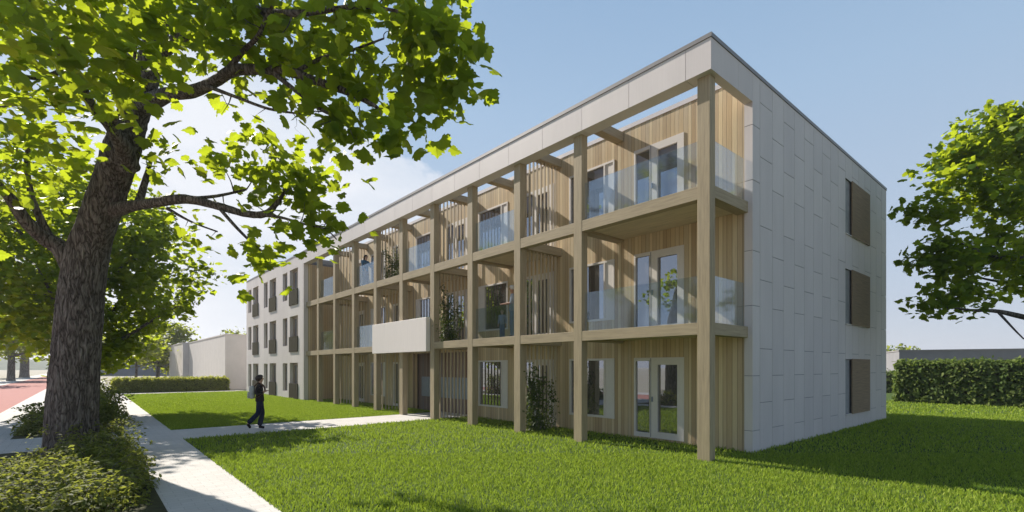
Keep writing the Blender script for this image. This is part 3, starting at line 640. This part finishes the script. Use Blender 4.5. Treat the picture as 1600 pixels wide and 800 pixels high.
# end wall
eh = [(8.83, 10.975, z, z+1.8) for z in (.47, 3.43, 6.38)]
m = MB()
for a, c, p, q in rects_minus(1.985, 13.595, -.1, 8.91, eh): m.b(.012, .19, a, c, p, q)
m.b(.012, .182, .40, 1.984, FB+.012, 8.91); m.b(.012, 25.76, .012, .388, FB+.012, 8.91)
m.build('wall_core', M['joint'], B)
m = MB(); g = .007
bounds = [1.972] + [2.373+.717*k for k in range(16)] + [13.84]
def joints(i):
    z = [.5, 1.8, 3.46, 4.76, 6.42, 7.72] if i % 2 == 0 else [1.15, 2.45, 4.11, 5.41, 7.07, 8.37]
    return [-.1]+z+[8.915]
for i in range(len(bounds)-1):
    a, c = bounds[i]+g*(i > 0), bounds[i+1]-g*(i < len(bounds)-2); z = joints(i)
    for p, q in zip(z, z[1:]):
        p2 = p+g*(p > 0); q2 = q-g*(q < 8.9)
        for r in rects_minus(a, c, p2, q2, eh): m.b(0, .011, *r)
z = joints(0)
for p, q in zip(z[:-2], z[1:-1]): m.b(.0112, .194, 1.972, 1.984, p+g*(p > 0), q-g)      # front return of the end wall
m.b(.0112, .194, 1.972, 1.984, z[-2]+g, FB)
m.build('end_wall_panels', M['panel'], B)
# fascia
m = MB(); tj = [.0]+[.58+1.49*k for k in range(18)]
tj = [t for t in tj if t < 25.6]+[25.76]
for a, c in zip(tj, tj[1:]):
    a2 = a+.005*(a > 0); c2 = c-.005*(c < 25.7)
    m.b(a2, c2, 0, .0115, FB, 8.915); m.b(max(a2, .0118), c2, .0117, .40, FB, FB+.0115)
    m.b(max(a2, .2), c2, .3885, .40, FB+.0117, 8.915)
sj = [.0117, 1.244, 1.9715]
for a, c in zip(sj, sj[1:]):
    m.b(0, .0115, a+.003, c-.003, FB, 8.915); m.b(.0118, .194, max(a, .4)+.003, c-.003, FB, FB+.0115); m.b(.1825, .194, max(a, .4)+.003, c-.003, FB+.0117, 8.915)
m.build('fascia', M['panel'], B)
m = MB(); m.b(-.02, 39.62, -.02, .42, 8.921, 9.01); m.b(-.02, .22, .421, 13.86, 8.921, 9.01); m.b(.221, 39.62, 13.58, 13.86, 8.921, 9.01); m.build('roof_capping', M['cap'], B)
# white block
bh = []; nw = [28.77, 33.39, 38.01]; ww = [26.66, 31.28, 35.90]
for fz in FLZ:
    for t in nw: bh.append((t, t+1.0, fz+.43, fz+2.25))
    for t in ww: bh.append((t, t+1.6, fz+.02, fz+2.27))
m = MB()
for a, c, p, q in rects_minus(25.76, 39.6, -.1, 8.915, bh): m.b(a, c, 0, .36, p, q)
m.b(25.60, 25.759, 0.003, .258, -.1, 8.247)
m.build('rendered_wall', M['panel'], B)
# end wall of block behind the loggia (closes the volume)
MB().b(25.765, 25.9, .361, WS+1.29, -.1, 8.40).build('block_side_wall', M['joint'], B)
m = MB(); m.b(25.91, 39.39, .362, WS+1.29, 8.0+.3, 8.7); m.build('block_roof', M['slab'], B)
# columns and beams
for t in CT: MB().b(t-CW, t, S0, S1, -.1, FB-.001).build('column', M['col'], B, bevel=.006)
edges = [(CT[i]+.001, CT[i+1]-CW-.001) for i in range(9)] + [(23.781, 25.598)]
for zt in ZT:
    for a, c in edges: MB().b(a, c, S0+.004, S1-.01, zt-.26-.03*(zt > 5), zt).build('beam', M['beam'], B, bevel=.005)
    for t in CT: MB().b(t-CW+.003, t-.003, S1+.001, WS-.001, zt-.265, zt-.003).build('cross_beam', M['xbeam'], B, bevel=.005)
for t in CT[1:]: MB().b(t-CW+.003, t-.003, .401, WS-.001, 8.60, 8.86).build('cross_beam', M['xbeam'], B, bevel=.005)
for zt in ZT:
    for i in range(0, 9, 2):
        MB().b(CT[i]+.002, CT[i+1]-CW-.002, S1+.003, WS-.003, zt-.20, zt-.03).build('balcony_deck', M['deckw'], B)
# slat screens under the cross beams
for i in (2, 4, 6, 8):
    for z0, z1 in ((0, 2.70), (2.97, 5.66), (5.93, 8.597)):
        m = MB()
        for k in range(9): s = .50+k*.165; m.b(CT[i]-.17, CT[i]-.11, s, s+.032, z0, z1)
        m.build('slat_screen', M['slat'], B)
# glass balustrades
for zt in ZT:
    for i in range(0, 9, 2):
        MB().b(CT[i]+.01, CT[i+1]-CW-.01, .29, .302, zt+.003, zt+1.04).build('glass_balustrade', M['bal'], B)
    MB().b(.20, .212, .40, 1.96, zt+.003, zt+1.04).build('glass_balustrade', M['bal'], B)
# canopy box over the entrance
MB().b(11.40, 16.12, -.03, .148, 2.62, 3.93).build('entrance_canopy', M['white_box'], B, bevel=.01)
# doors
def ring(w_, h_, hs, s0, s1):
    m = MB()
    for a, c, p, q in rects_minus(0, w_, 0, h_, hs): m.b(a, c, s0, s1, p, q)
    return m
def make_door():
    r = empty('balcony_door', (0, 0, 0), 0, B)
    hs = [(.19, .80, .17, 2.02), (1.04, 1.51, .12, 2.13)]
    ring(1.56, 2.22, hs, -.02, .06).build('frame', M['frame'], r)
    for h in hs: MB().b(h[0]-.01, h[1]+.01, .035, .045, h[2]-.01, h[3]+.01).build('pane', M['pane'], r)
    MB().b(.99, 1.01, -.024, -.02, .02, 2.2).build('seal', M['joint'], r)
    MB().b(.93, .96, -.06, -.021, 1.0, 1.14).build('handle', M['steel'], r)
    return r
def make_window(flip):
    r = empty('window', (0, 0, 0), 0, B)
    hs = [(.40, 1.75, .06, 1.74), (.05, .35, .06, 1.74)]
    if flip: hs = [(1.81-h[1], 1.81-h[0], h[2], h[3]) for h in hs]
    ring(1.81, 1.8, hs, -.02, .06).build('frame', M['frame'], r)
    h = hs[0]; MB().b(h[0]-.01, h[1]+.01, .035, .045, h[2]-.01, h[3]+.01).build('pane', M['pane'], r)
    h = hs[1]; MB().b(h[0]-.01, h[1]+.01, .002, .03, h[2]-.01, h[3]+.01).build('side_panel', M['frame'], r)
    return r
d0 = make_door()
for i, (t, z) in enumerate(dl):
    o = d0 if i == 0 else copy_tree(d0, B); o.location = (-t, WS, z)
w0 = make_window(False); w1 = make_window(True); used = {0: 0, 1: 0}
for t, z, fi in wl:
    k = 1 if fi == 1 and t > 8 else 0
    src = (w0, w1)[k]; o = src if used[k] == 0 else copy_tree(src, B); used[k] += 1; o.location = (-t, WS, z)
# block windows
def make_narrow():
    r = empty('narrow_window', (0, 0, 0), 0, B)
    ring(1.0, 1.82, [(.06, .94, .06, 1.76)], 0, .05).build('frame', M['frame_brown'], r)
    MB().b(.05, .95, .02, .03, .05, 1.77).build('pane', M['pane'], r); return r
def make_french():
    r = empty('french_window', (0, 0, 0), 0, B)
    ring(1.6, 2.25, [(.42, .72, .25, 2.1), (.86, 1.35, .25, 2.1)], 0, .06).build('frame', M['frame_brown'], r)
    MB().b(.4, 1.4, .03, .04, .2, 2.15).build('pane', M['pane'], r)
    MB().b(-.03, 1.63, -.255, -.205, -.02, .95).build('infill_panel', M['olive'], r); return r
a = make_narrow(); b_ = make_french(); first = True
for fz in FLZ:
    for t in nw:
        o = a if first else copy_tree(a, B); o.location = (-t, .15, fz+.43)
        o2 = b_ if first else copy_tree(b_, B); o2.location = (-(t-2.11), .20, fz+.02); first = False
# end wall windows with shutters
def make_end():
    r = empty('end_window', (0, 0, 0), 0, B)
    m = MB(); 
    for aa, c, p, q in rects_minus(0, 2.145, 0, 1.8, [(.07, .62, .75, 1.74), (.07, .62, .07, .68), (.7, 2.08, .07, 1.74)]): m.b(.10, .15, aa, c, p, q)
    m.build('frame', M['frame_brown'], r)
    MB().b(.12, .13, .05, 2.1, .05, 1.76).build('pane', M['pane'], r)
    m = MB()
    for k in range(23): m.b(-.045, -.012, .58, 2.62, -.02+k*.08, -.02+k*.08+.074)
    m.b(-.035, -.014, .59, 2.61, -.015, 1.80)
    m.build('shutter', M['olive_planks'], r)
    MB().b(-.03, .09, .0, 2.145, -.03, -.002).build('sill', M['frame'], r)
    return r
e0 = make_end()
for i, z in enumerate((.47, 3.43, 6.38)):
    o = e0 if i == 0 else copy_tree(e0, B); o.location = (0, 8.83, z)
# ------------------------------------------------------------------ climbing plants
def vine(t, s, z0, z1, wid, n, label, seed, ls=.085):
    rnd = np.random.default_rng(seed); root = empty('climbing_plant', W(t, s, z0), ROT); sb = MB(); pos = []; nn = []
    for k in range(7):
        y = rnd.uniform(-wid*.4, wid*.4); z = 0.0; H = (z1-z0)*rnd.uniform(.55, 1.0); pts = []
        while z < H:
            pts.append((rnd.normal()*.02, y, z, .006)); y += rnd.normal()*.09; y = max(-wid*.6, min(wid*.6, y)); z += .16
        pts = catmull(pts, 3); tube(sb, pts, 4)
        pp = np.array(pts)
        for _ in range(n//7):
            q = pp[int(rnd.random()**1.15*(len(pp)-1))]; fat = .13*(1-.5*q[2]/(z1-z0))
            pos.append(q[:3]+rnd.normal(size=3)*[fat*.7, fat, .06]); nn.append([rnd.normal()*.5+.5, rnd.normal()*.5-.6, .5+rnd.normal()*.3])
    pos = np.array(pos); pos[:, 2] = np.maximum(pos[:, 2], .02)
    sb.build('stems_or_core', M['bark'], root)
    link('foliage', leaves_mesh('foliage', pos, np.array(nn), ls*rnd.uniform(.6, 1.3, len(pos)), 'oval', rnd), M['leaf_vine'], root)
    tag(root, label, 'climbing plant', 'climbing plants on the slat screens')
vine(6.20, 1.0, 0, 2.5, 1.1, 1700, 'dark green climber covering the ground floor slats beside the lawn', 51)
vine(11.15, .95, 2.97, 5.3, .9, 1500, 'ivy climbing the first floor slats right of the cream canopy', 52)
vine(16.1, 1.05, 5.93, 7.9, .9, 900, 'loose pale green climber on top floor slats beside the couple', 53)
# ------------------------------------------------------------------ background buildings
def flat_building(name, parts, label, mat, seed=0):
    r = empty(name, W(parts[0][0], parts[0][2]), ROT); o = (parts[0][0], parts[0][2])
    for t0, t1, s0, s1, h in parts:
        MB().b(t0-o[0], t1-o[0], s0-o[1], s1-o[1], -.1, h).build('wall', M[mat], r)
        MB().b(t0-o[0]-.04, t1-o[0]+.04, s0-o[1]-.04, s1-o[1]+.04, h+.001, h+.1).build('roof', M['cap' if mat == 'greywall' else 'panel'], r)
    tag(r, label, 'building'); return r
flat_building('shed', [(45.9, 67.0, -.35, 11, 4.95), (67.01, 80, -.95, 11, 4.95)], 'flat roofed pale box building behind the low hedge, left of the apartments', 'render')
def gable(name, px0, px1, d, hw, hr, label, mat):
    x0, x1 = (px0-HX)/F*d, (px1-HX)/F*d; c = Vector(((x0+x1)/2, d, 0)); r = empty(name, c, 0); w2 = (x1-x0)/2; L = 12
    m = MB(); v = [(-w2, 0, -.1), (w2, 0, -.1), (w2, 0, hw), (-w2*.35, 0, hr), (-w2, 0, hw*.93)]
    n = len(v); m.v = v+[(a, b+L, c_) for a, b, c_ in v]; m.f = [tuple(range(n)), tuple(range(2*n-1, n-1, -1))]+[(i, i+n, (i+1) % n+n, (i+1) % n) for i in range(n)]
    m.build('wall', M[mat], r)
    m = MB()
    for a, b in ((2, 3), (3, 4)):
        p, q = v[a], v[b]; 
        m.v += [(p[0], -.3, p[2]+.02), (p[0], L+.3, p[2]+.02), (q[0], L+.3, q[2]+.02), (q[0], -.3, q[2]+.02), (p[0], -.3, p[2]+.3), (p[0], L+.3, p[2]+.3), (q[0], L+.3, q[2]+.3), (q[0], -.3, q[2]+.3)]
        k = len(m.v)-8; m.f += [(k, k+3, k+2, k+1), (k+4, k+5, k+6, k+7), (k, k+1, k+5, k+4), (k+2, k+3, k+7, k+6), (k, k+4, k+7, k+3), (k+1, k+2, k+6, k+5)]
    m.build('roof', M['panel'], r); tag(r, label, 'house'); return r
gable('gabled_house', 176, 262, 118, 3.4, 4.6, 'blue grey gabled house far off left of the pale shed, behind the trees', 'bluegrey')
gable('gabled_house', 140, 172, 125, 3.2, 4.2, 'smaller blue grey house at the far end of the walkway', 'bluegrey')
def wallbox(name, px0, px1, d0, d1_, h, mat, label, cat):
    a = Vector(((px0-HX)/F*d0, d0, 0)); b = Vector(((px1-HX)/F*d1_, d1_, 0)); e = (b-a); L = e.length; ang = math.atan2(e.y, e.x)
    r = empty(name, a, ang); MB().box(0, L, 0, 8, -.1, h).build('wall', M[mat], r); MB().box(-.05, L+.05, -.05, 8.05, h+.001, h+.12).build('coping', M['cap'], r); tag(r, label, cat)
wallbox('grey_building', 1405, 1900, 42, 34, 3.35, 'greywall', 'long low grey flat building behind the tall hedge', 'building')
wallbox('outbuilding', 1340, 1393, 62, 60, 3.65, 'bluegrey', 'small blue grey outbuilding just past the apartment corner, left of the hedge', 'building')
for i, (px, d, hz, cr) in enumerate(((1402, 120, 7.4, 3.8), (1428, 135, 7.6, 4.0), (1376, 130, 8, 4))):
    street_tree(px, d=d, hz=hz, cr=cr, cz=hz-cr*.8, trunk_w=.4, ntw=120, lpt=8, ls=.6, seed=60+i, low=1.5, sq=.8, label=['pale distant tree above the gap between apartment corner and grey building', 'pale distant tree over the left end of the grey building', 'distant tree mostly hidden behind the apartment corner'][i], group='distant trees on the right')
# ------------------------------------------------------------------ air
hm = bpy.data.materials.new('haze'); hm.use_nodes = True; hn = hm.node_tree; hn.nodes.clear()
ho = hn.nodes.new('ShaderNodeOutputMaterial'); hv = hn.nodes.new('ShaderNodeVolumePrincipled'); hv.inputs['Color'].default_value = (.9, .93, 1, 1); hv.inputs['Density'].default_value = .00055; hv.inputs['Anisotropy'].default_value = .2
hn.links.new(hv.outputs[0], ho.inputs['Volume'])
tag(MB().box(-900, 900, -200, 950, -1.2, 45).build('haze', hm), kind='stuff')
# ------------------------------------------------------------------ people
def skin(name, verts, edges, mat, parent, sub=2, root=0):
    me = bpy.data.meshes.new(name); me.from_pydata([v[:3] for v in verts], edges, []); me.update()
    o = bpy.data.objects.new(name, me); COL.objects.link(o)
    md = o.modifiers.new('skin', 'SKIN'); sv = me.skin_vertices[0].data if me.skin_vertices else None
    for i, v in enumerate(verts):
        r = v[3]; sv[i].radius = r if isinstance(r, tuple) else (r, r); sv[i].use_root = (i == root)
    sm = o.modifiers.new('sub', 'SUBSURF'); sm.levels = sub; sm.render_levels = sub
    dg = bpy.context.evaluated_depsgraph_get(); m2 = bpy.data.meshes.new_from_object(o.evaluated_get(dg))
    bpy.data.objects.remove(o); return link(name, m2, mat, parent, smooth=True)
def ell(name, c, r, mat, parent, cut=None, seg=14):
    m = MB(); rings = 10
    for i in range(rings+1):
        th = math.pi*i/rings
        for k in range(seg):
            a = 2*math.pi*k/seg; m.v.append((c[0]+r[0]*math.sin(th)*math.cos(a), c[1]+r[1]*math.sin(th)*math.sin(a), c[2]+r[2]*math.cos(th)))
    for i in range(rings):
        for k in range(seg):
            f = (i*seg+k, (i+1)*seg+k, (i+1)*seg+(k+1) % seg, i*seg+(k+1) % seg)
            if cut and cut(np.mean([m.v[j] for j in f], axis=0)): continue
            m.f.append(f)
    o = m.build(name, mat, parent); o.data.polygons.foreach_set('use_smooth', [True]*len(o.data.polygons)); return o
def person(loc, face, H, arms, legs, mats, label, hair='short', face_dir=None, group=None, pack=False, skirt=False, chest=1.0):
    """arms/legs: per side (elbow, wrist) / (knee, ankle, toe) as offsets in metres for a 1.75 m body; x forward, y left"""
    root = empty('person', loc, face); k = H/1.75
    S_ = lambda x, y, z, r: (x*k, y*k, z*k, tuple(q*k for q in r) if isinstance(r, tuple) else r*k)
    V = [S_(0, 0, .97, .06), S_(.0, 0, 1.12, .06), S_(-.01, 0, 1.32, .07), S_(0, 0, 1.45, .06), S_(.015, 0, 1.52, .05), S_(.03, 0, 1.575, .068), S_(.02, 0, 1.65, .088), S_(.01, 0, 1.70, .07), S_(.115, 0, 1.61, .014)]
    E = [(0, 1), (1, 2), (2, 3), (3, 4), (4, 5), (5, 6), (6, 7), (6, 8)]
    top = [S_(0, 0, .86, (.145*chest, .155*chest)), S_(0, 0, .95, (.145*chest, .155*chest)), S_(0, 0, 1.12, (.125*chest, .13*chest)), S_(-.01, 0, 1.32, (.13*chest, .15*chest)), S_(0, 0, 1.44, .075), S_(.01, 0, 1.495, .057)]; TE = [(0, 1), (1, 2), (2, 3), (3, 4), (4, 5)]
    leg = [S_(0, 0, 1.02, (.12, .13)), S_(0, 0, .90, (.14, .15))]; LE = [(0, 1)]
    for sd_, arm in zip((1, -1), arms):
        sh = (-.01, .185*sd_, 1.40); el, wr = arm
        n = len(V); V += [S_(*sh, .040), S_(*el, .036), S_(*wr, .028)]; E += [(2, n), (n, n+1), (n+1, n+2)]
        d = (Vector(wr)-Vector(el)).normalized(); q = Vector(wr)+d*.05; V.append(S_(*q, .034)); E.append((n+2, n+3))
        side = d.cross(Vector((0, 0, 1)) if abs(d.z) < .8 else Vector((0, 1, 0))).normalized()
        for fi in range(4):
            a = q+side*(fi-1.5)*.021+d*.045; b2 = a+d*(.035+.01*(fi in (1, 2)))+Vector((0, 0, -.012)); n2 = len(V)
            V += [S_(*a, .0095), S_(*b2, .008)]; E += [(n+3, n2), (n2, n2+1)]
        a = q+side*.045+d*.0; n2 = len(V); V += [S_(*a, .011), S_(*(a+d*.035+side*.012), .009)]; E += [(n+3, n2), (n2, n2+1)]
        m_ = len(top); wr2 = tuple(Vector(el).lerp(Vector(wr), mats.get('sleeve', .93)))
        top += [S_(*sh, .074), S_(*el, .056), S_(*wr2, .042)]; TE += [(3, m_), (m_, m_+1), (m_+1, m_+2)]
    shoes = []
    for sd_, lg in zip((1, -1), legs):
        kn, an, toe = lg; hp = (0, .09*sd_, .90)
        n = len(V); V += [S_(*hp, .06), S_(*kn, .045), S_(*an, .034), S_(*toe, .026)]; E += [(0, n), (n, n+1), (n+1, n+2), (n+2, n+3)]
        m_ = len(leg); an2 = tuple(Vector(kn).lerp(Vector(an), 1.0)); leg += [S_(*hp, .102), S_(*kn, .082), S_(*an2, .083)]; LE += [(1, m_), (m_, m_+1), (m_+1, m_+2)]
        heel = tuple(Vector(an)*1.18-Vector(toe)*.18); shoes.append([S_(heel[0], heel[1], heel[2]-.02, .044), S_(*(Vector(an).lerp(Vector(toe), .45)), .047), S_(*toe, .038)])
    skin('body', V, E, mats['skin'], root)
    skin('top', top, TE, mats['top'], root); skin('trousers', leg, LE, mats['legs'], root)
    for s_ in shoes: skin('shoe', s_, [(0, 1), (1, 2)], mats['shoe'], root)
    hc = (.005*k, 0, 1.668*k)
    ell('hair', hc, (.112*k, .098*k, .098*k), mats['hair'], root, cut=lambda p: (p[0] > .055*k and p[2] < 1.70*k) or p[2] < 1.60*k)
    if hair == 'long': ell('hair', (-.075*k, 0, 1.52*k), (.06*k, .085*k, .20*k), mats['hair'], root)
    if hair == 'curly': ell('hair', (-.035*k, 0, 1.645*k), (.105*k, .108*k, .105*k), mats['hair'], root)
    for sy in (1, -1): ell('eye', (.102*k, .033*sy*k, 1.645*k), (.010*k, .014*k, .008*k), M['eye'], root, seg=8)
    tag(root, label, 'person', group); return root, k
legs_w = [((.07, .08, .50), (-.02, .08, .09), (.13, .09, .035)), ((-.04, -.08, .52), (-.34, -.08, .20), (-.26, -.08, .055))]
arm_chest = [((-.10, .25, 1.15), (.13, .17, 1.22)), ((-.10, -.25, 1.15), (.13, -.17, 1.22))]
pr, k = person(P(406, 671, 15.9).xy.to_3d(), math.atan2(D2.y, D2.x)-R(18), 1.74, arm_chest, legs_w, dict(skin=M['skin'], top=M['black'], legs=M['navy'], shoe=M['shoe'], hair=M['hair']), 'person in black jumper and navy trousers walking along the path with a rucksack', hair='curly')
pr.location.z = .012
bp = empty('rucksack', pr.location, pr.rotation_euler.z); tag(bp, 'light grey rucksack worn on the back of the walking person', 'bag')
m = MB(); m.box(-.30, -.145, -.15, .15, .98, 1.40); m.build('bag_body', M['bag'], bp, bevel=.07)
m = MB(); m.box(-.35, -.302, -.11, .11, 1.0, 1.2); m.build('front_pocket', M['bag'], bp, bevel=.02)
for sy in (1, -1):
    m = MB(); tube(m, catmull([(-.16, .10*sy, 1.38, .017), (-.02, .12*sy, 1.49, .017), (.125, .12*sy, 1.36, .017), (.13, .14*sy, 1.2, .015), (-.02, .19*sy, 1.06, .013), (-.16, .13*sy, 1.02, .013)], 5), 8); m.build('strap', M['strap'], bp)
stand = [((.02, .09, .50), (0, .09, .09), (.14, .11, .035)), ((.02, -.09, .50), (0, -.09, .09), (.14, -.11, .035))]
hang = [((-.02, .25, 1.13), (.03, .26, .88)), ((-.02, -.25, 1.13), (.03, -.26, .88))]
fwd = [((.03, .24, 1.15), (.27, .10, 1.13)), ((.03, -.24, 1.15), (.29, -.08, 1.15))]
FACE_OUT = math.atan2(-D2.y, -D2.x)
DK = [ZT[0]-.03, ZT[1]-.03]
person(W(7.12, .66, DK[0]), FACE_OUT-R(42), 1.74, fwd, stand, dict(skin=M['skin2'], top=M['shirt'], legs=M['denim'], shoe=M['shoe'], hair=M['hair_grey'], sleeve=.25), 'grey haired person in a checked shirt leaning on the first floor balcony beside a child')
person(W(7.60, .62, DK[0]), FACE_OUT+R(20), .98, hang, stand, dict(skin=M['skin'], top=M['shirt'], legs=M['denim'], shoe=M['shoe'], hair=M['hair_fair']), 'small child in pale blue clothes standing behind the first floor balcony glass', chest=1.1)
person(W(18.25, .62, DK[1]), FACE_OUT+R(105), 1.68, [((.1, .25, 1.15), (.25, .15, 1.25)), ((.03, -.24, 1.12), (.15, -.2, .95))], stand, dict(skin=M['skin'], top=M['teal'], legs=M['beige'], shoe=M['shoe'], hair=M['hair'], sleeve=.6), 'long haired person in a blue top standing on the top floor balcony', hair='long')
person(W(17.75, .95, DK[1]), FACE_OUT-R(75), 1.80, fwd, stand, dict(skin=M['skin'], top=M['denim'], legs=M['navy'], shoe=M['shoe'], hair=M['hair']), 'taller dark haired person facing the one in the blue top on the top floor balcony')
